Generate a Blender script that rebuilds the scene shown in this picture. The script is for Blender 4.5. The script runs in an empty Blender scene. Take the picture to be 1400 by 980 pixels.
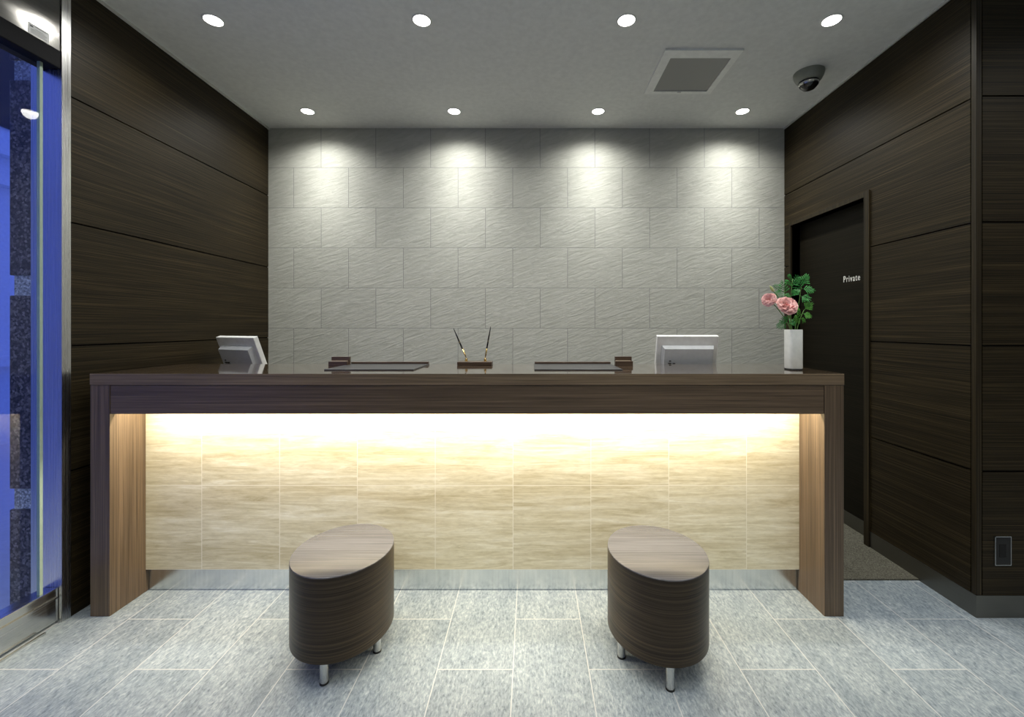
import bpy, bmesh, math, random
from mathutils import Vector, Matrix, Euler
random.seed(7)
S = bpy.context.scene
COL = S.collection
PI = math.pi
CH = 1.357                      # camera height
# ------------------------------------------------------------------ camera
cam = bpy.data.cameras.new('camera'); camo = bpy.data.objects.new('camera', cam); COL.objects.link(camo)
camo.location = (0, 0, CH); camo.rotation_euler = (PI/2, 0, 0)
cam.sensor_width = 36; cam.lens = 600/1400*36
cam.shift_x = -26/1400; cam.shift_y = -43/1400
cam.clip_start = 0.05; cam.clip_end = 100
S.camera = camo
# ------------------------------------------------------------------ view, world (dusk sky)
S.view_settings.view_transform = 'Standard'; S.view_settings.look = 'None'
S.view_settings.gamma = 1; S.view_settings.use_curve_mapping = False
S.view_settings.exposure = 0.0
S.cycles.max_bounces = 10; S.cycles.diffuse_bounces = 5; S.cycles.sample_clamp_indirect = 6
W = bpy.data.worlds.new('dusk'); S.world = W; W.use_nodes = True
bg = W.node_tree.nodes['Background']; bg.inputs[0].default_value = (0.085, 0.135, 0.66, 1); bg.inputs[1].default_value = 1.45
SPOT_W = 30.0            # unseen lobby rows, added to light the room
SPOT_BACK = 47.0         # row washing the stone wall
SPOT_NARROW = 54.0
SPOT_FRONT = 46.0
SPOT_COL = (1.0, 0.99, 0.93)
STRIP_W = 41.0
STRIP_COL = (1.0, 0.88, 0.66)

# ------------------------------------------------------------------ material helpers
def newmat(name):
    m = bpy.data.materials.new(name); m.use_nodes = True
    nt = m.node_tree; b = nt.nodes['Principled BSDF']
    return m, nt, b
def setp(b, col=None, rough=None, metal=None, spec=None, coat=None):
    if col is not None: b.inputs['Base Color'].default_value = (*col, 1)
    if rough is not None: b.inputs['Roughness'].default_value = rough
    if metal is not None: b.inputs['Metallic'].default_value = metal
    if spec is not None: b.inputs['Specular IOR Level'].default_value = spec
    if coat is not None: b.inputs['Coat Weight'].default_value = coat; b.inputs['Coat Roughness'].default_value = 0.06
def coords(nt, scale=(1, 1, 1), rot=(0, 0, 0), loc=(0, 0, 0), src=None):
    if src is None:
        src = nt.nodes.new('ShaderNodeTexCoord').outputs['Object']
    if any(rot):
        m0 = nt.nodes.new('ShaderNodeMapping'); nt.links.new(src, m0.inputs[0]); m0.inputs['Rotation'].default_value = rot
        src = m0.outputs[0]; rot = (0, 0, 0)
    mp = nt.nodes.new('ShaderNodeMapping'); nt.links.new(src, mp.inputs[0])
    mp.inputs['Scale'].default_value = scale; mp.inputs['Rotation'].default_value = rot; mp.inputs['Location'].default_value = loc
    return mp.outputs[0]
def noise(nt, vec, scale=1.0, detail=4, rough=.55, dist=0.0):
    n = nt.nodes.new('ShaderNodeTexNoise'); nt.links.new(vec, n.inputs['Vector'])
    n.inputs['Scale'].default_value = scale; n.inputs['Detail'].default_value = detail
    n.inputs['Roughness'].default_value = rough; n.inputs['Distortion'].default_value = dist
    return n.outputs['Fac']
def ramp(nt, fac, stops):
    r = nt.nodes.new('ShaderNodeValToRGB'); nt.links.new(fac, r.inputs[0])
    e = r.color_ramp.elements
    while len(e) < len(stops): e.new(0.5)
    for k, (p, c) in zip(e, stops):
        k.position = p; k.color = (*c, 1) if len(c) == 3 else c
    return r.outputs[0]
def mix(nt, a, b, fac, mode='MIX'):
    m = nt.nodes.new('ShaderNodeMix'); m.data_type = 'RGBA'; m.blend_type = mode
    for i, v in ((6, a), (7, b)):
        if isinstance(v, tuple): m.inputs[i].default_value = (*v, 1)
        else: nt.links.new(v, m.inputs[i])
    if isinstance(fac, float): m.inputs[0].default_value = fac
    else: nt.links.new(fac, m.inputs[0])
    return m.outputs[2]
def bump(nt, b, h, strength=.3, dist=.01):
    n = nt.nodes.new('ShaderNodeBump'); n.inputs['Strength'].default_value = strength; n.inputs['Distance'].default_value = dist
    nt.links.new(h, n.inputs['Height']); nt.links.new(n.outputs[0], b.inputs['Normal']); return n
def plain(name, col, rough=.5, metal=0, spec=None, coat=None):
    m, nt, b = newmat(name); setp(b, col, rough, metal, spec, coat)
    n = noise(nt, coords(nt, (30, 30, 30)), 1, 3)
    c = ramp(nt, n, [(0.3, tuple(x*.94 for x in col)), (0.7, tuple(min(1, x*1.05) for x in col))])
    nt.links.new(c, b.inputs['Base Color'])
    return m
def emis(name, col, st):
    m, nt, b = newmat(name); setp(b, (0, 0, 0), .5)
    b.inputs['Emission Color'].default_value = (*col, 1); b.inputs['Emission Strength'].default_value = st
    return m
def wood(name, scale, dark, mid, light, rough=.4, spec=.5, coat=None, relief=.12, patch=.2):
    """straight-grain veneer; scale = grain noise scale per axis, small along the grain"""
    m, nt, b = newmat(name); setp(b, mid, rough, 0, spec, coat)
    f = noise(nt, coords(nt, scale), 1, 5, .65, .15)
    g = noise(nt, coords(nt, tuple(s*.16 for s in scale), loc=(3, 1, 2)), 1, 3, .5, .1)
    c = ramp(nt, f, [(0.28, dark), (0.5, mid), (0.74, light)])
    c2 = ramp(nt, g, [(0.3, (1-patch,)*3), (0.7, (1+patch*.6,)*3)])
    nt.links.new(mix(nt, c, c2, 1.0, 'MULTIPLY'), b.inputs['Base Color'])
    if relief: bump(nt, b, f, relief, .002)
    return m
# ------------------------------------------------------------------ materials
WD, WM, WL = (.0035, .0025, .0011), (.0190, .0136, .0058), (.080, .058, .027)
wall_wood = wood('wall_veneer', (1.3, 1.3, 330), WD, WM, WL, .52, .18)
wall_wood_v = wood('wall_veneer_upright', (260, 260, 1.3), WD, WM, WL, .5, .25)
door_dark = wood('door_veneer', (1.3, 1.3, 260), (.004, .0035, .002), (.009, .0075, .004), (.018, .014, .008), .6, .12)
gap_black = plain('shadow_gap', (.004, .004, .004), .9)
CD, CM, CL = (.050, .034, .021), (.108, .073, .045), (.190, .132, .085)
ctr_h = wood('counter_veneer', (1.8, 150, 150), CD, CM, CL, .36, .5)
ctr_top = wood('counter_top_veneer', (1.8, 150, 150), CD, CM, CL, .08, 1.0, 1.0, 0)
ctr_edge = wood('counter_edge_veneer', (1.8, 150, 150), (.080, .056, .033), (.165, .117, .072), (.27, .197, .125), .4, .4)
ctr_v = wood('counter_veneer_upright', (190, 190, 1.6), CD, CM, CL, .38, .5)
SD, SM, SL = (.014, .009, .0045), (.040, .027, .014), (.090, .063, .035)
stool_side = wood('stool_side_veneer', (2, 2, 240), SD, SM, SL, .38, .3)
stool_top_lit = wood('stool_top_lit_veneer', (3, 170, 170), (.070, .070, .079), (.105, .104, .117), (.160, .158, .174), .27, .6)  # veneer greyed and paled: cool light and sheen put into the colour
prop_wood = wood('prop_wood', (5, 160, 160), (.034, .020, .012), (.072, .044, .028), (.125, .084, .056), .35)

def m_floor():
    m, nt, b = newmat('floor_tiles'); setp(b, (.4, .42, .45), .42, 0, .45)
    tc = nt.nodes.new('ShaderNodeTexCoord').outputs['Object']
    sx = nt.nodes.new('ShaderNodeSeparateXYZ'); nt.links.new(tc, sx.inputs[0])
    cb = nt.nodes.new('ShaderNodeCombineXYZ'); nt.links.new(sx.outputs[1], cb.inputs[0]); nt.links.new(sx.outputs[0], cb.inputs[1])
    vec = coords(nt, loc=(-1.74+6.0, .0713+6.0, 0), src=cb.outputs[0])
    br = nt.nodes.new('ShaderNodeTexBrick'); nt.links.new(vec, br.inputs[0])
    br.inputs['Scale'].default_value = 1; br.inputs['Brick Width'].default_value = .6; br.inputs['Row Height'].default_value = .3
    br.inputs['Mortar Size'].default_value = .0022; br.inputs['Mortar Smooth'].default_value = .3
    br.offset = .5; br.offset_frequency = 2
    br.inputs['Color1'].default_value = (.82, .82, .82, 1); br.inputs['Color2'].default_value = (1.08, 1.08, 1.08, 1); br.inputs['Mortar'].default_value = (1, 1, 1, 1)
    # each tile gets its own piece of stone: shift the noise with the brick colour
    off = nt.nodes.new('ShaderNodeVectorMath'); off.operation = 'SCALE'; nt.links.new(br.outputs['Color'], off.inputs[0]); off.inputs[3].default_value = 7
    add = nt.nodes.new('ShaderNodeVectorMath'); add.operation = 'ADD'; nt.links.new(tc, add.inputs[0]); nt.links.new(off.outputs[0], add.inputs[1])
    n1 = noise(nt, coords(nt, (115, 42, 1), src=add.outputs[0]), 1, 8, .72, .4)
    n2 = noise(nt, coords(nt, (9, 3, 1), src=add.outputs[0]), 1, 4, .6, .3)
    c = ramp(nt, n1, [(0.30, (.085, .12, .155)), (0.44, (.225, .27, .31)), (0.57, (.335, .385, .42)), (0.74, (.52, .57, .605))])
    c2 = ramp(nt, n2, [(0.3, (.74, .77, .80)), (0.7, (1.12, 1.1, 1.08))])
    c = mix(nt, c, c2, 1.0, 'MULTIPLY'); c = mix(nt, c, br.outputs['Color'], .45, 'MULTIPLY')
    c = mix(nt, c, (.50, .515, .52), br.outputs['Fac'])
    nt.links.new(c, b.inputs['Base Color'])
    bump(nt, b, n1, .18, .004)
    return m
def m_greywall():
    m, nt, b = newmat('grey_stone_tiles'); setp(b, (.4, .41, .38), .62, 0, .35)
    tc = nt.nodes.new('ShaderNodeTexCoord').outputs['Object']
    sx = nt.nodes.new('ShaderNodeSeparateXYZ'); nt.links.new(tc, sx.inputs[0])
    cb = nt.nodes.new('ShaderNodeCombineXYZ'); nt.links.new(sx.outputs[0], cb.inputs[0]); nt.links.new(sx.outputs[2], cb.inputs[1])
    vec = coords(nt, loc=(1.5007+9.0, -1.345+6*.3303, 0), src=cb.outputs[0])
    br = nt.nodes.new('ShaderNodeTexBrick'); nt.links.new(vec, br.inputs[0])
    br.inputs['Scale'].default_value = 1; br.inputs['Brick Width'].default_value = .45; br.inputs['Row Height'].default_value = .3303
    br.inputs['Mortar Size'].default_value = .0026; br.inputs['Mortar Smooth'].default_value = .3
    br.offset = .5; br.offset_frequency = 2
    br.inputs['Color1'].default_value = (.93, .93, .93, 1); br.inputs['Color2'].default_value = (1.05, 1.05, 1.05, 1); br.inputs['Mortar'].default_value = (1, 1, 1, 1)
    off = nt.nodes.new('ShaderNodeVectorMath'); off.operation = 'SCALE'; nt.links.new(br.outputs['Color'], off.inputs[0]); off.inputs[3].default_value = 11
    add = nt.nodes.new('ShaderNodeVectorMath'); add.operation = 'ADD'; nt.links.new(tc, add.inputs[0]); nt.links.new(off.outputs[0], add.inputs[1])
    rel = noise(nt, coords(nt, (7, 1, 38), rot=(0, math.radians(20), 0), src=add.outputs[0]), 1, 4, .55, 1.2)
    fine = noise(nt, coords(nt, (30, 1, 90), rot=(0, math.radians(20), 0), src=add.outputs[0]), 1, 3, .5, .6)
    c = ramp(nt, rel, [(0.3, (.395, .400, .358)), (0.7, (.48, .485, .442))])
    c = mix(nt, c, br.outputs['Color'], .5, 'MULTIPLY')
    c = mix(nt, c, (.24, .245, .235), br.outputs['Fac'])
    nt.links.new(c, b.inputs['Base Color'])
    ma = nt.nodes.new('ShaderNodeMath'); ma.operation = 'MULTIPLY_ADD'; nt.links.new(fine, ma.inputs[0]); ma.inputs[1].default_value = .3; nt.links.new(rel, ma.inputs[2])
    ms = nt.nodes.new('ShaderNodeMath'); ms.operation = 'SUBTRACT'; nt.links.new(ma.outputs[0], ms.inputs[0]); nt.links.new(br.outputs['Fac'], ms.inputs[1])
    bump(nt, b, ms.outputs[0], .38, .008)
    return m
def m_travertine():
    m, nt, b = newmat('travertine'); setp(b, (.6, .52, .4), .40, 0, .4)
    tc = nt.nodes.new('ShaderNodeTexCoord').outputs['Object']
    sx = nt.nodes.new('ShaderNodeSeparateXYZ'); nt.links.new(tc, sx.inputs[0])
    cb = nt.nodes.new('ShaderNodeCombineXYZ'); nt.links.new(sx.outputs[0], cb.inputs[0]); nt.links.new(sx.outputs[2], cb.inputs[1])
    vec = coords(nt, loc=(.092+8*.399, -.545+.431*4, 0), src=cb.outputs[0])
    br = nt.nodes.new('ShaderNodeTexBrick'); nt.links.new(vec, br.inputs[0])
    br.inputs['Scale'].default_value = 1; br.inputs['Brick Width'].default_value = .399; br.inputs['Row Height'].default_value = .431
    br.inputs['Mortar Size'].default_value = .0018; br.inputs['Mortar Smooth'].default_value = .3
    br.offset = 0
    br.inputs['Color1'].default_value = (.94, .94, .94, 1); br.inputs['Color2'].default_value = (1.04, 1.04, 1.04, 1); br.inputs['Mortar'].default_value = (1, 1, 1, 1)
    off = nt.nodes.new('ShaderNodeVectorMath'); off.operation = 'SCALE'; nt.links.new(br.outputs['Color'], off.inputs[0]); off.inputs[3].default_value = .35
    add = nt.nodes.new('ShaderNodeVectorMath'); add.operation = 'ADD'; nt.links.new(tc, add.inputs[0]); nt.links.new(off.outputs[0], add.inputs[1])
    n1 = noise(nt, coords(nt, (2.6, 1, 33), src=add.outputs[0]), 1, 10, .72, 1.0)
    n2 = noise(nt, coords(nt, (1.0, 1, 9), src=add.outputs[0]), 1, 3, .5, .3)
    n3 = noise(nt, coords(nt, (22, 1, 90), src=add.outputs[0]), 1, 4, .6, .5)
    c = ramp(nt, n1, [(0.28, (.45, .40, .26)), (0.42, (.60, .555, .41)), (0.54, (.70, .665, .53)), (0.70, (.82, .81, .72))])
    c2 = ramp(nt, n2, [(0.3, (.90, .86, .78)), (0.65, (1.05, 1.05, 1.05))])
    c3 = ramp(nt, n3, [(0.3, (.9, .89, .87)), (0.6, (1.03, 1.03, 1.03))])
    c = mix(nt, c, c2, 1.0, 'MULTIPLY'); c = mix(nt, c, c3, 1.0, 'MULTIPLY')
    c = mix(nt, c, br.outputs['Color'], .6, 'MULTIPLY')
    c = mix(nt, c, (.80, .76, .66), br.outputs['Fac'])
    nt.links.new(c, b.inputs['Base Color'])
    bump(nt, b, n1, .08, .002)
    return m
def m_brushed(name, col=(.52, .52, .50), rough=.25, scale=(260, 260, 2), var=.10):
    m, nt, b = newmat(name); setp(b, col, rough, 1)
    n = noise(nt, coords(nt, scale), 1, 4, .6)
    r = ramp(nt, n, [(0.3, (max(rough-var, .04),)*3), (0.7, (rough+var,)*3)])
    nt.links.new(r, b.inputs['Roughness'])
    c = ramp(nt, n, [(0.3, tuple(x*.92 for x in col)), (0.7, tuple(x*1.06 for x in col))])
    nt.links.new(c, b.inputs['Base Color'])
    return m
def m_granite(name, a, bb, c3, scale, rough):
    m, nt, b = newmat(name); setp(b, a, rough, 0, .5)
    v = nt.nodes.new('ShaderNodeTexVoronoi'); nt.links.new(coords(nt, (scale,)*3), v.inputs['Vector']); v.inputs['Scale'].default_value = 1
    n = noise(nt, coords(nt, (scale*.6,)*3), 1, 5, .7)
    c = ramp(nt, v.outputs['Color'], [(0.15, a), (0.5, bb), (0.85, c3)])
    cc = ramp(nt, n, [(0.35, (.5, .5, .5)), (0.65, (1.3, 1.3, 1.3))])
    nt.links.new(mix(nt, c, cc, 1.0, 'MULTIPLY'), b.inputs['Base Color'])
    return m
def m_glass(name):
    m = bpy.data.materials.new(name); m.use_nodes = True; nt = m.node_tree; nt.nodes.clear()
    o = nt.nodes.new('ShaderNodeOutputMaterial'); mx = nt.nodes.new('ShaderNodeMixShader')
    t = nt.nodes.new('ShaderNodeBsdfTransparent'); t.inputs[0].default_value = (.90, .95, .95, 1)
    g = nt.nodes.new('ShaderNodeBsdfGlossy'); g.inputs['Roughness'].default_value = .01
    f = nt.nodes.new('ShaderNodeFresnel'); f.inputs[0].default_value = 1.5
    gm = nt.nodes.new('ShaderNodeNewGeometry'); sb = nt.nodes.new('ShaderNodeMath'); sb.operation = 'SUBTRACT'; sb.inputs[0].default_value = 1
    nt.links.new(gm.outputs['Backfacing'], sb.inputs[1]); ml = nt.nodes.new('ShaderNodeMath'); ml.operation = 'MULTIPLY'
    nt.links.new(f.outputs[0], ml.inputs[0]); nt.links.new(sb.outputs[0], ml.inputs[1])
    nt.links.new(ml.outputs[0], mx.inputs[0]); nt.links.new(t.outputs[0], mx.inputs[1]); nt.links.new(g.outputs[0], mx.inputs[2])
    nt.links.new(mx.outputs[0], o.inputs[0]); return m
def m_carpet():
    m, nt, b = newmat('carpet'); setp(b, (.1, .1, .09), .95, 0, .1)
    n = noise(nt, coords(nt, (170, 170, 170)), 1, 3, .7)
    c = ramp(nt, n, [(0.3, (.045, .044, .036)), (0.55, (.13, .125, .10)), (0.75, (.24, .23, .19))])
    nt.links.new(c, b.inputs['Base Color']); bump(nt, b, n, .5, .006)
    return m
def m_vent():
    m, nt, b = newmat('vent_mesh'); setp(b, (.3, .3, .3), .6)
    ch = nt.nodes.new('ShaderNodeTexVoronoi'); nt.links.new(coords(nt, (90, 90, 90)), ch.inputs['Vector']); ch.inputs['Scale'].default_value = 1
    ch.inputs['Randomness'].default_value = 0
    c = ramp(nt, ch.outputs['Distance'], [(0.30, (.03, .03, .028)), (0.45, (.30, .30, .28))])
    nt.links.new(c, b.inputs['Base Color']); return m

floor_m = m_floor(); grey_m = m_greywall(); trav_m = m_travertine(); carpet_m = m_carpet(); vent_m = m_vent()
steel_base = m_brushed('brushed_steel_plinth', (.72, .74, .75), .22, (90, 90, 1), .03)
steel_side = m_brushed('dull_steel_skirting', (.20, .195, .175), .40, (2, 2, 200))
steel_door = m_brushed('brushed_steel_door', (.62, .63, .62), .20, (2, 2, 240), .08)
steel_jamb = m_brushed('brushed_steel_jamb', (.60, .60, .60), .27, (200, 200, 2), .05)
steel_transom = m_brushed('brushed_steel_transom', (.20, .195, .185), .13, (2, 2, 240), .03)
b_ = steel_transom.node_tree.nodes['Principled BSDF']; b_.inputs['Anisotropic'].default_value = .6; b_.inputs['Anisotropic Rotation'].default_value = .25
tn_ = steel_transom.node_tree.nodes.new('ShaderNodeTangent'); tn_.direction_type = 'RADIAL'; tn_.axis = 'X'; steel_transom.node_tree.links.new(tn_.outputs[0], b_.inputs['Tangent'])
chrome = m_brushed('satin_chrome', (.62, .62, .60), .25, (8, 8, 8), .02)
brass = m_brushed('brass', (.75, .55, .22), .22, (100, 100, 100))
dark_metal = plain('dark_anodised_metal', (.008, .008, .010), .7, 0, .12)
ceil_m = plain('white_ceiling_paint', (.70, .71, .68), .85)
trim_m = plain('grey_trim', (.55, .55, .52), .6)
white_wall = plain('rear_wall_paint', (.22, .215, .20), .8)
glass_m = m_glass('clear_glass')
glass_edge = plain('green_glass_edge', (.35, .45, .38), .25)
lamp_m = emis('lamp_diffuser', (1.0, .97, .90), 14)
strip_m = emis('strip_diffuser', STRIP_COL, 10)
white_plastic = plain('white_plastic', (.74, .75, .74), .4)
grey_plastic = plain('pale_grey_plastic', (.50, .52, .54), .45)
cam_plastic = plain('grey_green_plastic', (.22, .23, .19), .45)
black_gloss = plain('black_gloss', (.006, .006, .007), .08, 0, .6)
black_matte = plain('black_matte', (.012, .012, .012), .6)
leather = plain('dark_leather', (.05, .05, .052), .33, 0, .5)
vase_m = plain('white_ceramic', (.78, .80, .76), .25)
pen_black = plain('black_lacquer', (.008, .008, .01), .15)
gran_dark = m_granite('dark_granite', (.025, .022, .022), (.08, .066, .062), (.26, .22, .20), 95, .4)
gran_light = m_granite('light_granite', (.25, .25, .25), (.5, .5, .48), (.8, .78, .74), 120, .7)
facade_m = plain('facade_render', (.82, .83, .85), .8)
pave_m = plain('pavement', (.66, .67, .69), .7)
text_white = plain('white_lettering', (.75, .75, .70), .5)
label_m = plain('label_white', (.75, .76, .76), .5)
ink_m = plain('label_print', (.12, .12, .13), .6)
def foliage(name, a, b_):
    m, nt, b = newmat(name); setp(b, a, .5, 0, .4)
    c = ramp(nt, noise(nt, coords(nt, (60, 60, 60)), 1, 3), [(0.3, a), (0.7, b_)])
    nt.links.new(c, b.inputs['Base Color']); b.inputs['Subsurface Weight'].default_value = 0
    return m
leaf_m = foliage('leaf_green', (.012, .14, .022), (.04, .30, .05))
leaf2_m = foliage('leaf_green_light', (.04, .20, .02), (.13, .40, .06))
stem_m = foliage('stem_green', (.06, .16, .03), (.16, .28, .08))
petal_m = foliage('pink_petals', (.84, .40, .37), (.94, .60, .57))
bud_m = foliage('pale_bud', (.40, .50, .16), (.60, .62, .30))

# ------------------------------------------------------------------ mesh helpers
def bx(bm, x0, x1, y0, y1, z0, z1, mi=0, bev=0):
    r = bmesh.ops.create_cube(bm, size=1)
    vs = r['verts']
    for v in vs:
        v.co = Vector((x0+(v.co.x+.5)*(x1-x0), y0+(v.co.y+.5)*(y1-y0), z0+(v.co.z+.5)*(z1-z0)))
    fs = set(f for v in vs for f in v.link_faces)
    for f in fs: f.material_index = mi
    if bev:
        es = list(set(e for v in vs for e in v.link_edges))
        bmesh.ops.bevel(bm, geom=es, offset=bev, segments=2, affect='EDGES', profile=.5)
    return bm
def link(name, bm, mats, parent=None, smooth=False, origin=(0, 0, 0)):
    """bm in world coordinates; origin shifts it so that it sits right under its parent"""
    o3 = Vector(origin)
    bmesh.ops.translate(bm, verts=bm.verts, vec=-o3)
    me = bpy.data.meshes.new(name); bm.to_mesh(me); bm.free()
    if not isinstance(mats, (list, tuple)): mats = [mats]
    for m in mats: me.materials.append(m)
    if smooth:
        for p in me.polygons: p.use_smooth = True
        if smooth != True:
            me.set_sharp_from_angle(angle=math.radians(smooth))
    o = bpy.data.objects.new(name, me); COL.objects.link(o)
    if parent: o.parent = parent
    else: o.location = o3
    return o
def B(): return bmesh.new()
def box(name, x0, x1, y0, y1, z0, z1, mat, parent=None, bev=0, origin=None):
    if origin is None: origin = parent.location if parent else (0, 0, 0)
    return link(name, bx(B(), x0, x1, y0, y1, z0, z1, 0, bev), mat, parent, False, origin)
def tag(o, label, cat, group=None):
    o['label'] = label; o['category'] = cat
    if group: o['group'] = group
    return o
def thing(name, label, cat, loc, group=None):
    o = bpy.data.objects.new(name, None); COL.objects.link(o); o.location = loc
    o.empty_display_size = .05
    return tag(o, label, cat, group)
def struct(o): o['kind'] = 'structure'; return o
def lathe(bm, prof, c=(0, 0, 0), seg=32, sx=1, sy=1, rot=0):
    """prof: (radius, z) pairs"""
    rings = []
    for r, z in prof:
        if r < 1e-5: rings.append([bm.verts.new((c[0], c[1], c[2]+z))]); continue
        ring = []
        for i in range(seg):
            a = 2*PI*i/seg; x, y = r*sx*math.cos(a), r*sy*math.sin(a)
            ring.append(bm.verts.new((c[0]+x*math.cos(rot)-y*math.sin(rot), c[1]+x*math.sin(rot)+y*math.cos(rot), c[2]+z)))
        rings.append(ring)
    for a, b in zip(rings, rings[1:]):
        if len(a) == 1 and len(b) == 1: continue
        for i in range(seg):
            j = (i+1) % seg
            if len(a) == 1: bm.faces.new((a[0], b[i], b[j]))
            elif len(b) == 1: bm.faces.new((a[i], a[j], b[0]))
            else: bm.faces.new((a[i], a[j], b[j], b[i]))
    bmesh.ops.recalc_face_normals(bm, faces=bm.faces)
    return bm
def tube(bm, pts, radii, seg=8):
    pts = [Vector(p) for p in pts]
    if not isinstance(radii, (list, tuple)): radii = [radii]*len(pts)
    rings = []
    up = Vector((0, 0, 1))
    for i, p in enumerate(pts):
        d = (pts[min(i+1, len(pts)-1)]-pts[max(i-1, 0)]).normalized()
        a = d.cross(Vector((0.3, 1, 0.1))).normalized(); b = d.cross(a).normalized()
        rings.append([bm.verts.new(p+radii[i]*(a*math.cos(2*PI*k/seg)+b*math.sin(2*PI*k/seg))) for k in range(seg)])
    for a, b in zip(rings, rings[1:]):
        for k in range(seg):
            j = (k+1) % seg; bm.faces.new((a[k], a[j], b[j], b[k]))
    bm.faces.new(rings[0]); bm.faces.new(rings[-1][::-1])
    bmesh.ops.recalc_face_normals(bm, faces=bm.faces)
    return bm
def bez(p0, p1, p2, n=8):
    p0, p1, p2 = Vector(p0), Vector(p1), Vector(p2)
    return [(1-t)**2*p0+2*t*(1-t)*p1+t*t*p2 for t in [i/n for i in range(n+1)]]

# ================================================================== THE SETTING
XL, XR, YB, ZC, YF = -2.157, 2.08, 3.607, 2.99, 2.05
XE, YN = 4.6, -4.5
struct(box('floor', XL-.15, XE+.1, YN-.1, YB+.1, -.1, 0, floor_m))
struct(box('ceiling', XL-.16, XE+.1, YN-.1, YB+.1, ZC, ZC+.12, ceil_m))
struct(box('wall_back', XL-.15, XR+.5, YB, YB+.1, 0, ZC, grey_m))
struct(box('wall_rear', XL-.15, XE+.1, YN-.1, YN, 0, ZC, white_wall))
struct(box('wall_far_right', XE, XE+.1, YN, YF, 0, ZC, white_wall))
struct(box('wall_near_left', XL-.14, XL, YN, -.6, 0, ZC, white_wall))
# carpet of the staff passage
struct(box('floor_passage', 1.47, XR+.076, 2.351, YB, 0, .008, carpet_m))
JZ = [.683, 1.27, 1.848, 2.4365]
G = .0038
# left wall: full-height veneer boards with narrow black joints
bm = B()
bx(bm, XL-.14, XL-.012, 2.056, YB, 0, ZC, 1)
zs = [0]+JZ+[ZC-.012]
for a, b in zip(zs, zs[1:]):
    bx(bm, XL-.012, XL, 2.056, YB-.004, a+(G if a else 0), b-G)
struct(link('wall_left', bm, [wall_wood, gap_black]))
# right wall with the opening of the private door
OY0, OY1, OZ = 2.731, 3.515, 2.168
bm = B()
bx(bm, XR+.012, XR+.075, YF+.02, OY0, 0, ZC, 1); bx(bm, XR+.012, XR+.075, OY1, YB, 0, ZC, 1); bx(bm, XR+.012, XR+.075, OY0, OY1, OZ, ZC, 1)
bx(bm, XR+.11, XR+.20, YF+.1, YB, 0, ZC, 1)
PY0, PY1 = YF+.028, OY0-.04
for a, b in ((.104, JZ[0]), (JZ[0], JZ[1]), (JZ[1], JZ[2]), (JZ[2], JZ[3])):
    a2, b2 = a+(G if a > .2 else 0), b-G
    bx(bm, XR, XR+.012, PY0, PY1, a2, b2)
    if b < 2: bx(bm, XR, XR+.012, OY1+.024, YB-.004, a2, b2)
bx(bm, XR, XR+.012, OY1+.024, YB-.004, JZ[2]+G, JZ[3]-G)
bx(bm, XR, XR+.012, PY1, OY1+.024, OZ+.028, JZ[3]-G)
bx(bm, XR, XR+.012, PY0, YB-.004, JZ[3]+G, ZC-.012)
struct(link('wall_right', bm, [wall_wood, gap_black]))
# return wall facing the lobby
bm = B()
bx(bm, XR+.02, XE, YF+.012, YF+.1, 0, ZC, 1)
zs = [.104]+JZ+[ZC-.012]
for a, b in zip(zs, zs[1:]):
    bx(bm, XR+.030, XE, YF, YF+.012, a+(G if a > .2 else 0), b-G)
struct(link('wall_front_right', bm, [wall_wood, gap_black]))
struct(box('trim_1', XR, XR+.025, YF-.001, YF+.024, .104, ZC-.004, wall_wood_v, bev=.001))           # upright corner strip
struct(box('trim_2', XL, XL+.012, 2.056, YB, ZC-.012, ZC, trim_m))                                  # ceiling beads
struct(box('trim_3', XR-.008, XR+.012, YF, YB, ZC-.010, ZC, trim_m))
# skirting
bm = B(); bx(bm, XR-.003, XR+.012, YF-.003, OY0-.041, 0, .104); bx(bm, XR+.012, XE, YF-.003, YF+.012, 0, .104)
struct(link('baseboard_right', bm, steel_side))
# door frame and door of the private room
fr = struct(link('door_1', bx(B(), XR+.076, XR+.108, OY0-.12, OY1+.07, .004, OZ+.1, 0), door_dark))
bm = B()
bx(bm, XR-.010, XR+.074, OY0-.041, OY0, 0, OZ+.030); bx(bm, XR-.002, XR+.074, OY1, OY1+.024, 0, OZ+.028); bx(bm, XR-.002, XR+.074, OY0, OY1, OZ, OZ+.028)
link('door_frame', bm, wall_wood_v, fr)
box('kick_plate', XR+.072, XR+.0755, OY0+.001, OY1-.001, .004, .10, steel_side, fr, origin=(0, 0, 0))
cu = bpy.data.curves.new('lettering', 'FONT'); cu.body = 'Private'; cu.size = .060; cu.extrude = .0008; cu.space_character = 1.25; cu.offset = .0003
tmp = bpy.data.objects.new('tmp', cu); COL.objects.link(tmp)
bpy.context.view_layer.update()
me = bpy.data.meshes.new_from_object(tmp.evaluated_get(bpy.context.evaluated_depsgraph_get()))
bpy.data.objects.remove(tmp)
wx = max(v.co.x for v in me.vertices)-min(v.co.x for v in me.vertices); x0 = min(v.co.x for v in me.vertices)
for v in me.vertices:
    u, w, n = (v.co.x-x0)*.151/wx, v.co.y, v.co.z
    v.co = Vector((XR+.0745-n, 3.025-u, 1.665+w))
me.materials.clear(); me.materials.append(text_white)
lt = bpy.data.objects.new('lettering', me); COL.objects.link(lt); lt.parent = fr; lt['label'] = 'white word Private'

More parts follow.
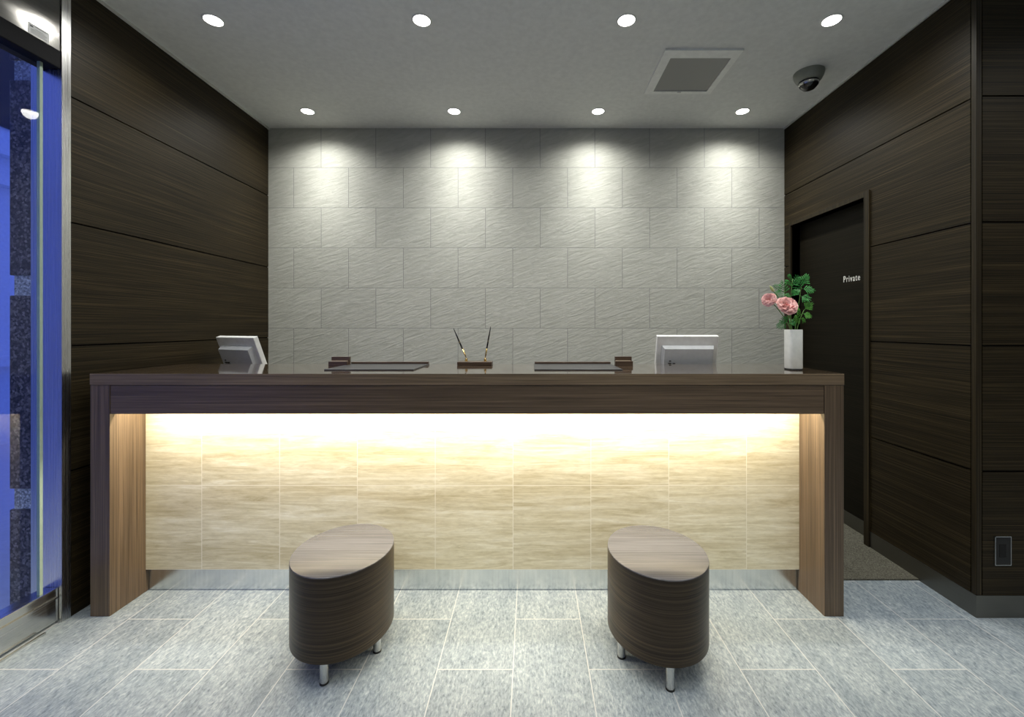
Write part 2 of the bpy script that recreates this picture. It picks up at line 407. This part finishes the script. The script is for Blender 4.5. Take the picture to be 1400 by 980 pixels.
# ---- automatic glass door on the left
d = struct(box('door_2', XL-.040, XL-.030, -.6, 1.952, .10, 2.56, glass_m))
box('bottom_rail', XL-.085, XL-.012, -.6, 2.014, .012, .163, steel_door, d, .004, (0, 0, 0))
box('rail_bead', XL-.014, XL-.004, -.6, 2.012, .118, .126, steel_door, d, .001, (0, 0, 0))
box('glass_edge', XL-.042, XL-.028, 1.952, 1.965, .163, 2.545, glass_edge, d, .001, (0, 0, 0))
box('header_rail', XL-.10, XL+.0, -.6, 2.014, 2.54, 2.622, dark_metal, d, .004, (0, 0, 0))
box('floor_track', XL+.004, XL+.014, -.6, 1.94, 0, .008, steel_door, d, 0, (0, 0, 0))
box('transom_panel', XL-.04, XL-.004, -.6, 2.014, 2.622, ZC, steel_transom, d, 0, (0, 0, 0))
# stainless jamb closing the end of the panelled wall
bm = B(); bx(bm, XL-.141, XL+.0015, 2.016, 2.056, 0, ZC)
struct(link('trim_4', bm, steel_jamb))
# notice on the transom
lb = tag(box('notice_sticker', XL-.004, XL-.003, 1.885, 1.967, 2.624, 2.672, label_m), 'small white printed notice sticker on the steel panel above the glass door', 'sticker')
bm = B(); bx(bm, XL-.003, XL-.0026, 1.892, 1.904, 2.655, 2.662)
for z, a, b in ((2.663, 1.912, 1.958), (2.652, 1.912, 1.945), (2.645, 1.895, 1.958), (2.638, 1.895, 1.953), (2.631, 1.895, 1.958)):
    bx(bm, XL-.003, XL-.0026, a, b, z, z+.0022)
link('printed_lines', bm, ink_m, lb)

# ================================================================== OUTSIDE THE GLASS
bm = B()
def pil(z0, z1, rec, mi): bx(bm, XL-.292+rec, XL-.142, 2.06+rec*.6, 2.60, z0, z1, mi, .004 if mi == 0 else 0)
cuts = [0, .50, .597, 1.505, 1.60, 2.517, 2.613, 3.0]
for i, (a, b) in enumerate(zip(cuts, cuts[1:])): pil(a, b, 0 if i % 2 == 0 else .014, i % 2)
tag(link('granite_pillar', bm, [gran_dark, gran_light]), 'dark speckled granite pillar with pale recessed bands outside the glass door', 'pillar')
struct(box('floor_street', -12, XL-.151, -9, 12, -.12, -.02, pave_m))
bd = thing('street_building', 'blue lit pale building front across the street, seen through the glass door', 'building', (-6.2, 4, -.02))
box('wall', -6.6, -6.2, -9, 12, -.02, 7, facade_m, bd)
for z in (.9, 3.0, 3.35, 5.6):
    box('ledge', -6.2, -6.08, -9, 12, z, z+.12, facade_m, bd)
for y in range(2, 12, 2): box('window', -6.2, -6.17, y+.3, y+1.4, 3.7, 5.2, black_gloss, bd)

# ================================================================== CEILING FITTINGS
def downlight():
    t = thing('ceiling_downlight', '', 'ceiling light', (0, 0, ZC), 'round recessed downlights in the ceiling')
    bm = lathe(B(), [(.044, -.0005), (.044, -.003), (.047, -.004), (.052, -.003), (.053, -.0002)], seg=40)
    link('trim_ring', bm, ceil_m, t, 60)
    bm = lathe(B(), [(.0, -.0025), (.044, -.0025)], seg=40)
    link('lamp_lens', bm, lamp_m, t)
    return t
dl0 = downlight()
names = ['far left', 'centre-left', 'centre-right', 'far right']
def spot(x, y, w=SPOT_W, size=155, blend=1.0):
    l = bpy.data.lights.new('downlight_beam', 'SPOT'); l.energy = w; l.color = SPOT_COL
    l.spot_size = math.radians(size); l.spot_blend = blend; l.shadow_soft_size = .045
    o = bpy.data.objects.new('downlight_beam', l); COL.objects.link(o); o.location = (0, 0, -.012)
    return o
first = True
XS = [-1.691, -.582, .508, 1.600]
def put(x, y, label, w=SPOT_W):
    global first
    if first: r = dl0; first = False
    else:
        r = dl0.copy(); COL.objects.link(r)
        for c in [c for c in dl0.children if c.type == 'MESH']:
            k = c.copy(); COL.objects.link(k); k.parent = r
    r.location = (x, y, ZC); r['label'] = label
    s = spot(x, y, w); s.parent = r
    if w == SPOT_BACK: spot(x, y, SPOT_NARROW, 84).parent = r
for i, x in enumerate(XS): put(x, 3.321, 'round ceiling light above the grey stone wall, %s of that row of four' % names[i], SPOT_BACK)
for i, x in enumerate(XS): put(x, 2.336, 'round ceiling light, %s of the four nearest the top of the frame' % names[i], SPOT_FRONT)
for y in (1.351, .1, -1.2, -2.6):  # rows carried on out of view, added to light the room
    for x in XS+[2.75, 3.85]:
        put(x, y, 'unseen round ceiling light added in the lobby ceiling nearer than the frame shows')

v = thing('ceiling_vent', 'square white ceiling vent with grey perforated grille', 'vent', (1.02, 2.81, ZC))
bm = B()
X0, X1, Y0, Y1, x0, x1, y0, y1 = .787, 1.247, 2.572, 3.055, .842, 1.210, 2.647, 3.022
for a in ((X0, X1, Y0, y0), (X0, X1, y1, Y1), (X0, x0, y0, y1), (x1, X1, y0, y1)):
    bx(bm, *a, ZC-.012, ZC)
link('frame', bm, plain('vent_paint', (.80, .81, .77), .6), v, origin=v.location)
box('grille', x0, x1, y0, y1, ZC-.006, ZC-.001, vent_m, v)
box('catch', 1.01, 1.035, y1+.004, y1+.014, ZC-.015, ZC-.012, trim_m, v)

c = thing('dome_camera', 'small grey dome security camera on the ceiling near the right wall', 'security camera', (1.785, 2.82, ZC))
link('base', lathe(B(), [(0, 0), (.088, 0), (.088, -.010), (.083, -.030), (.072, -.050), (.060, -.058), (.0, -.058)], seg=40), cam_plastic, c, 40)
link('dome', lathe(B(), [(.058, -.056), (.056, -.070), (.048, -.090), (.034, -.104), (.016, -.111), (0, -.113)], seg=40), black_gloss, c, True)
bm = lathe(B(), [(.055, -.060), (.0575, -.075), (.053, -.083)], seg=40); link('bezel', bm, chrome, c, True)

# ================================================================== RECEPTION COUNTER
cx0, cx1, cy0, cy1, ct = -2.068, 1.468, 2.056, 2.60, 1.138
k = thing('reception_counter', 'long dark walnut reception counter with lit travertine front panel', 'reception counter', (-.3, 2.33, 0))
ctp = box('countertop', cx0, cx1, cy0, cy1, ct-.053, ct, ctr_top, k, .0012)
ctp.data.materials.append(ctr_edge)
for f_ in ctp.data.polygons: f_.material_index = 0 if f_.normal.z > .5 else 1
box('front_rail', cx0+.094, cx1-.094, cy0+.004, cy0+.034, .949, ct-.055, ctr_h, k, .0008)
box('side_panel', cx0+.001, cx0+.092, cy0+.002, cy1, 0, ct-.054, ctr_v, k, .001)
box('side_panel', cx1-.092, cx1-.001, cy0+.002, cy1, 0, ct-.054, ctr_v, k, .001)
box('stone_panel', cx0+.093, cx1-.093, 2.25, 2.27, .114, ct-.055, trav_m, k, origin=(0, 0, 0)).location = -k.location
box('kick_plate', cx0+.093, cx1-.093, 2.268, 2.272, 0, .114, steel_base, k)
box('stone_support', cx0+.093, cx1-.093, 2.2725, 2.29, 0, ct-.055, ctr_h, k)
# the lamp hidden under the top, just behind the rail
box('strip_light', cx0+.13, cx1-.13, 2.125, 2.160, 1.045, 1.075, white_plastic, k)
box('strip_diffuser', cx0+.135, cx1-.135, 2.128, 2.157, 1.040, 1.046, strip_m, k)
l = bpy.data.lights.new('strip_beam', 'AREA'); l.shape = 'RECTANGLE'; l.size = 3.26; l.size_y = .03; l.energy = STRIP_W; l.color = STRIP_COL
o = bpy.data.objects.new('strip_beam', l); COL.objects.link(o); o.parent = k; o.location = Vector((-.3, 2.1425, 1.036))-k.location
# staff desk behind
t = thing('staff_desk', 'dark wooden staff desk mostly hidden behind the counter', 'desk', (-.3, 2.88, 0))
box('desk_top', -2.14, 1.40, 2.605, 3.10, .88, .91, ctr_h, t, .001)
for x in (-2.13, -.9, .2, 1.36): box('side_panel', x, x+.03, 2.62, 3.06, 0, .88, ctr_v, t)

# ================================================================== ON THE COUNTER
def desk_mat(x0, x1, y0, y1, label):
    t = thing('desk_mat', label, 'desk mat', ((x0+x1)/2, (y0+y1)/2, ct), 'writing mats on the counter')
    box('mat', x0, x1, y0, y1, ct, ct+.006, leather, t, .0015)
    box('wooden_bar', x0+.004, x1-.002, y1-.026, y1, ct+.006, ct+.017, prop_wood, t, .0015)
desk_mat(-1.045, -.593, 2.215, 2.565, 'dark leather writing mat with a wooden bar, left of the pen set')
desk_mat(.017, .463, 2.215, 2.565, 'dark leather writing mat with a wooden bar, right of the pen set')
def card_holder(x, w, y, lab):
    t = thing('card_holder', lab, 'card holder', (x, y, ct), 'wooden card holders on the counter')
    box('front_block', x-w/2, x+w/2, y-.012, y+.010, ct, ct+.026, prop_wood, t, .001)
    box('rear_block', x-w/2+.003, x+w/2, y+.020, y+.040, ct, ct+.050, prop_wood, t, .001)
    box('base', x-w/2, x+w/2, y+.010, y+.020, ct, ct+.008, prop_wood, t)
    box('card', x-w/2+.004, x+w/2-.008, y+.0125, y+.0165, ct+.008, ct+.029, plain('card_paper', (.62, .50, .36), .7), t)
card_holder(-1.083, .105, 2.47, 'small wooden card holder beside the left writing mat')
card_holder(.527, .098, 2.49, 'small wooden card holder beside the right writing mat')
# pen set
px, py = -.322, 2.527
t = thing('pen_stand', 'wooden desk pen stand with two brass sockets', 'pen stand', (px, py, ct))
box('base', px-.099, px+.099, py-.032, py+.045, ct, ct+.021, prop_wood, t, .003)
box('base_foot', px-.088, px+.088, py-.026, py+.038, ct, ct+.004, black_matte, t)
sock = []
for sx, tipx, tipz in ((-.052, -.130, .212), (.057, .087, .222)):
    bm = lathe(B(), [(0, 0), (.011, 0), (.011, .003), (.006, .006), (.0075, .012), (.0085, .016), (.0055, .018), (0, .018)], (px+sx, py+.01, ct+.021), 20)
    link('socket', bm, brass, t, 50, t.location)
    sock.append(((px+sx, py+.01, ct+.041), (px+tipx, py+.03, ct+tipz)))
for (a, b), side in zip(sock, ('leaning left', 'standing almost upright to the right')):
    a, b = Vector(a), Vector(b)
    p = thing('desk_pen', 'slim black and gold desk pen %s in the pen stand' % side, 'pen', a, 'desk pens in the pen stand')
    L = lambda s: a.lerp(b, s)
    link('grip', tube(B(), [L(0), L(.05), L(.12), L(.30)], [.001, .0035, .0048, .0044], 12), brass, p, True, a)
    link('barrel', tube(B(), [L(.30), L(.5), L(.52)], [.0046, .0044, .0042], 12), pen_black, p, True, a)
    link('ring', tube(B(), [L(.515), L(.53)], [.0048, .0048], 12), brass, p, True, a)
    link('tail', tube(B(), [L(.53), L(.75), L(.97), L(1)], [.0042, .0036, .0022, .0008], 12), pen_black, p, True, a)

# monitors on the staff desk, seen from behind; local frame: back towards -Y
def monitor(loc, yaw, w, h, tilt, label):
    t = thing('monitor', label, 'computer monitor', loc, 'white monitors behind the counter')
    t.rotation_euler = (0, 0, yaw)
    zc = loc_z_top - loc[2] - .5*h*math.cos(tilt)
    M = Matrix.Translation((0, 0, zc)) @ Matrix.Rotation(tilt, 4, 'X')
    def part(name, bm, m, sm=False, par=None):
        bm.transform(M); return link(name, bm, m, par or t, sm)
    part('screen_housing', bx(B(), -w/2, w/2, -.006, .026, -h/2, h/2, 0, .004), white_plastic)
    part('screen', bx(B(), -w/2+.02, w/2-.02, .0262, .0272, -h/2+.02, h/2-.02), black_gloss)
    bm = B()      # raised rear cover, narrower towards the back
    z0, z1 = -h/2+.0, h/2-.058
    a = [(-w/2+.028, -.006, z0), (w/2-.028, -.006, z0), (w/2-.028, -.006, z1), (-w/2+.028, -.006, z1)]
    b = [(-w/2+.040, -.040, z0), (w/2-.040, -.040, z0), (w/2-.040, -.040, z1-.014), (-w/2+.040, -.040, z1-.014)]
    va = [bm.verts.new(p) for p in a]; vb = [bm.verts.new(p) for p in b]
    bm.faces.new(va[::-1]); bm.faces.new(vb)
    for i in range(4): bm.faces.new((va[i], va[(i+1) % 4], vb[(i+1) % 4], vb[i]))
    bmesh.ops.recalc_face_normals(bm, faces=bm.faces)
    rc = part('rear_cover', bm, grey_plastic)
    bm = B()
    for i in range(7):
        bx(bm, -.030+i*.009, -.025+i*.009, -.0408, -.0402, .000+.006*math.sin(i/6*PI), .003+.006*math.sin(i/6*PI))
    part('vent_slots', bm, trim_m, par=rc)
    bm = B(); bx(bm, -w/2+.065, -w/2+.085, -.044, -.040, -.032, -.025); bx(bm, -w/2+.092, -w/2+.108, -.044, -.040, -.032, -.025); bx(bm, -w/2+.07, -w/2+.082, -.044, -.040, -.014, -.009); bx(bm, -w/2+.064, -w/2+.110, -.048, -.040, -.044, -.038)
    part('port', bm, black_matte, par=rc)
    bm = B(); bx(bm, -.04, .04, -.02, .015, .012, zc-.10, 0, .004)
    link('stand_neck', bm, grey_plastic, t)
    bm = lathe(B(), [(0, 0), (.11, 0), (.11, .006), (.09, .014), (0, .016)], seg=32, sx=1, sy=.85); link('stand_foot', bm, grey_plastic, t, 40)
loc_z_top = 1.292
monitor((-1.895, 2.875, .91), math.radians(-23), .37, .27, math.radians(20), 'white monitor seen from behind at the left end of the counter')
loc_z_top = 1.303
monitor((.955, 2.70, .91), math.radians(-1), .372, .27, math.radians(14), 'white monitor seen from behind at the right end, near the vase')

# ---- vase with flowers
vx, vy = 1.350, 2.258
t = thing('flower_vase', 'white square ceramic vase with a thin black base near the right counter end', 'vase', (vx, vy, ct))
def rsq(bm, prof, c):
    rings = []
    for r, z, rr in prof:
        ring = []
        for q in range(4):
            for s in range(6):
                a = q*PI/2+s/5*PI/2
                ccx = (r-rr)*(1 if q in (0, 3) else -1); ccy = (r-rr)*(1 if q in (0, 1) else -1)
                ring.append(bm.verts.new((c[0]+ccx+rr*math.cos(a), c[1]+(ccy+rr*math.sin(a))*1.1, c[2]+z)))
        rings.append(ring)
    for a, b in zip(rings, rings[1:]):
        n = len(a)
        for i in range(n): bm.faces.new((a[i], a[(i+1) % n], b[(i+1) % n], b[i]))
    bm.faces.new(rings[0][::-1]); bm.faces.new(rings[-1])
    bmesh.ops.recalc_face_normals(bm, faces=bm.faces)
    return bm
bm = rsq(B(), [(.031, .006, .014), (.033, .010, .014), (.033, .204, .014), (.032, .206, .013), (.029, .206, .011), (.028, .200, .011), (.028, .12, .011)], (vx, vy, ct))
link('body', bm, vase_m, t, 40, t.location)
bm = rsq(B(), [(.0325, 0, .014), (.0325, .006, .014)], (vx, vy, ct)); link('base', bm, black_matte, t, False, t.location)
VT = ct+.206
def P(px_, py_, Y):     # where a point of the photograph sits at depth Y
    return Vector(((px_-726)/600*Y, Y, CH-(py_-447)/600*Y))
def stem_to(p, off, bend=(0, 0, 0), n=8):
    s = Vector((vx+off[0]*.8, vy+off[1]*.8, VT-.07)); m = Vector((s.x*.75+p.x*.25, s.y*.75+p.y*.25, max(VT+.02, VT*.45+p.z*.55)))+Vector(bend)*.5
    a = Vector((vx+off[0]*.8, vy+off[1]*.8, VT+.003))
    return [s]+bez(a, m, p, n-1)
def flower(p, r, nrm, off, label, bend=(0, 0, 0), squash=.75):
    f = thing('pink_flower', label, 'flower', (p.x, p.y, p.z), 'pink flowers in the vase')
    q = Vector((0, 0, 1)).rotation_difference(Vector(nrm).normalized()).to_matrix()
    bm = B()
    random.seed(int(r*10000))
    for layer, (cnt, op, ln) in enumerate([(8, 1.32, 1.0), (8, 1.05, .95), (7, .8, .84), (6, .52, .68), (5, .25, .5)]):
        for i in range(cnt):
            a0 = 2*PI*(i+.5*layer)/cnt+random.uniform(-.15, .15)
            lean = op+random.uniform(-.12, .12); Lr = r*ln*random.uniform(.92, 1.06)
            NU, NV = 7, 6; grid = []
            for iv in range(NV):
                v_ = iv/(NV-1); row = []
                wv = r*.50*math.sin(min(1, v_*1.25+.12)*PI/2)
                th = lean*(.45+.65*v_)
                rad = Lr*v_*math.sin(th); hh = Lr*v_*math.cos(th)*squash
                for iu in range(NU):
                    u = (iu/(NU-1)-.5)*2
                    ruf = .07*r*math.sin(u*7+i*2+layer)*v_**3
                    z = hh+ruf+.10*r*u*u*v_
                    rr = rad-(.22*r*u*u*v_)*math.sin(th)
                    ang = a0
                    x = rr*math.cos(ang)-u*wv*math.sin(ang); y = rr*math.sin(ang)+u*wv*math.cos(ang)
                    row.append(bm.verts.new(q @ Vector((x, y, z-.15*r))))
                grid.append(row)
            for a, b in zip(grid, grid[1:]):
                for iu in range(NU-1): bm.faces.new((a[iu], a[iu+1], b[iu+1], b[iu]))
    bl = link('bloom', bm, petal_m, f, True)
    bm = tube(B(), stem_to(p-Vector(nrm).normalized()*r*.15, off, bend), .0022, 6); link('stem', bm, stem_m, f, True, p)
    bm = lathe(B(), [(0, -.32*r), (.12*r, -.3*r), (.2*r, -.16*r), (.28*r, -.02*r), (0, 0)], seg=12)
    bm.transform(q.to_4x4()); link('calyx', bm, stem_m, f, True)
flower(P(1076, 417.5, 2.19), .052, (-.05, -.85, .55), (-.015, -.01), 'large pink ruffled flower just above the vase rim', (0, -.01, 0))
flower(P(1051.5, 409.5, 2.22), .036, (-.6, -.75, .25), (-.02, .0), 'smaller pink flower leaning out to the left of the vase', (-.03, 0, .02))
# bud
pb = P(1056, 396, 2.23)
f = thing('flower_bud', 'closed pale green bud above the smaller pink flower', 'flower bud', pb)
q = Vector((0, 0, 1)).rotation_difference(Vector((-.5, -.1, .7)).normalized()).to_matrix().to_4x4()
bm = lathe(B(), [(0, -.012), (.005, -.008), (.008, .0), (.0065, .010), (.003, .020), (0, .026)], seg=12); bm.transform(q)
link('bud', bm, bud_m, f, True)
link('stem', tube(B(), stem_to(pb-Vector((-.5, -.1, .7)).normalized()*.01, (-.01, .01), (.02, 0, .03)), .0018, 6), stem_m, f, True, pb)
def leaf_blade(bm, base, d, nrm, L, W):
    """deeply cut leaf: a midrib with pairs of pointed, notched lobes"""
    d = d.normalized(); s = d.cross(nrm).normalized(); n = s.cross(d).normalized()
    def q(u, w, h=0): return base+d*u*L+s*w*W+n*h*L
    def lobe(u, side, ln, ang):
        dr = (d*math.cos(ang)+s*side*math.sin(ang)); sd = dr.cross(n).normalized()
        o = q(u, 0, -.15*u*u); Ll = ln*W
        prof = [(0, .04), (.3, .07), (.42, .04), (.55, .13), (.64, .05), (.8, .09), (1, 0)]
        lft = [bm.verts.new(o+dr*Ll*t_+sd*Ll*w_+n*(.08*Ll*math.sin(t_*3)-.12*Ll*t_*t_)) for t_, w_ in prof]
        rgt = [bm.verts.new(o+dr*Ll*(t_*.97)-sd*Ll*w_*1.05+n*(.05*Ll*math.sin(t_*3)-.12*Ll*t_*t_)) for t_, w_ in prof[:-1]]
        rgt.append(lft[-1])
        for i in range(len(prof)-1):
            if rgt[i+1] is lft[i+1]: bm.faces.new((lft[i], lft[i+1], rgt[i]))
            else: bm.faces.new((lft[i], lft[i+1], rgt[i+1], rgt[i]))
    for i in range(5):
        u = .05+.19*i
        for sd_ in (-1, 1): lobe(u, sd_, 1.15-.11*i+random.uniform(-.12, .12), math.radians(58-7*i))
    lobe(.85, 1, .75, 0)
    w = W*.05
    a = [q(0, -.03), q(0, .03), q(1, .02, -.15), q(1, -.02, -.15)]
    bm.faces.new([bm.verts.new(p_) for p_ in a])
def sprig(tip, off, leaves, label, mat, bend=(0, 0, 0)):
    f = thing('leaf_sprig', label, 'leaf sprig', tip, 'green leaf sprigs in the vase')
    path = stem_to(tip, off, bend, 12)
    link('stem', tube(B(), path, [.0026-.0011*i/12 for i in range(13)], 6), stem_m, f, True, tip)
    for (t_, ptx, L) in leaves:
        bs = path[int(t_*12)]; d = ptx-bs
        bm = B()
        # short stalk then blade
        Ld = d.length; st = bs+d*.25
        tube(bm, [bs, st], .001, 5)
        leaf_blade(bm, st, d, Vector((random.uniform(-.3, .3), -1, random.uniform(.1, .6))), Ld*.8, L*1.1)
        link('leaf', bm, mat, f, False, tip)
random.seed(11)
sprig(P(1084, 381, 2.27), (-.005, .012), [(1, P(1079, 378, 2.25), .020), (.92, P(1076, 386, 2.24), .024), (.85, P(1093, 380, 2.28), .022)], 'leafy green sprig rising straight above the larger pink flower', leaf_m, (-.03, 0, .02))
sprig(P(1096, 390, 2.25), (.012, .0), [(1, P(1104, 378, 2.26), .030), (.98, P(1110, 396, 2.24), .030), (.9, P(1090, 380, 2.22), .030), (.82, P(1104, 408, 2.23), .028), (.75, P(1086, 398, 2.27), .026)], 'tallest feathery green sprig at the right of the bouquet', leaf_m, (.02, 0, .02))
sprig(P(1072, 396, 2.26), (-.012, .005), [(1, P(1060, 391, 2.25), .022), (.92, P(1062, 403, 2.24), .026), (.85, P(1070, 386, 2.27), .026), (.8, P(1078, 402, 2.28), .022)], 'dark green sprig behind the smaller pink flower', leaf_m, (-.02, .01, .01))
sprig(P(1099, 424, 2.24), (.02, -.006), [(1, P(1108, 416, 2.23), .026), (.9, P(1106, 431, 2.23), .024), (.8, P(1090, 424, 2.22), .026), (.6, P(1088, 437, 2.22), .024), (.6, P(1100, 438, 2.25), .018)], 'light green sprig low at the right of the vase mouth', leaf2_m, (.01, 0, 0))
sprig(P(1076, 440, 2.23), (-.02, .0), [(1, P(1066, 446, 2.22), .026), (.9, P(1072, 436, 2.23), .024), (.8, P(1084, 440, 2.24), .024)], 'short dark green sprig spilling over the left of the vase rim', leaf_m)

# ================================================================== STOOLS
def stool(cx, cy, rot, legs, label):
    t = thing('oval_stool', label, 'stool', (cx, cy, 0), 'low wooden drum stools before the counter')
    A, Bq, zt, zb = .228, .200, .420, .090
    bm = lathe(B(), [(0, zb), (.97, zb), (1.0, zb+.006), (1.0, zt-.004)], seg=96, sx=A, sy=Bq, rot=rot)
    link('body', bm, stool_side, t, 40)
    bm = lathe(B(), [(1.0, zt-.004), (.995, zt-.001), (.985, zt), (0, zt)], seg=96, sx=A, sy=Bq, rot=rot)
    link('seat', bm, stool_top_lit, t, 30)
    for dx, dy in legs:
        lg = link('leg', lathe(B(), [(0, .006), (.0155, .006), (.0165, .012), (.0165, zb+.001)], (dx, dy, 0), 24), chrome, t, 40)
        link('foot_pad', lathe(B(), [(0, 0), (.017, 0), (.017, .006), (0, .0065)], (dx, dy, 0), 24), black_matte, lg, 40)
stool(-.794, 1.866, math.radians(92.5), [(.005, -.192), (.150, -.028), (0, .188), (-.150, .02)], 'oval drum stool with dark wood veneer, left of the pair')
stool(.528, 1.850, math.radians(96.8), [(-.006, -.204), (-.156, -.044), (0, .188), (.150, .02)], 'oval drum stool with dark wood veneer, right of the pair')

# ---- outlet on the return wall
o = thing('wall_outlet', 'dark rectangular wall outlet with a thin metal rim low on the right wall', 'outlet', (2.198, YF, .31))
bm = B()
for a in ((2.160, 2.236, .379, .382), (2.160, 2.163, .247, .382), (2.233, 2.236, .247, .379), (2.163, 2.233, .247, .250)):
    bx(bm, a[0], a[1], YF-.008, YF, a[2], a[3])
link('rim', bm, chrome, o, origin=o.location)
box('plate', 2.163, 2.233, YF-.005, YF, .250, .379, black_matte, o)
box('socket', 2.182, 2.214, YF-.0065, YF-.005, .285, .345, gap_black, o, .001)
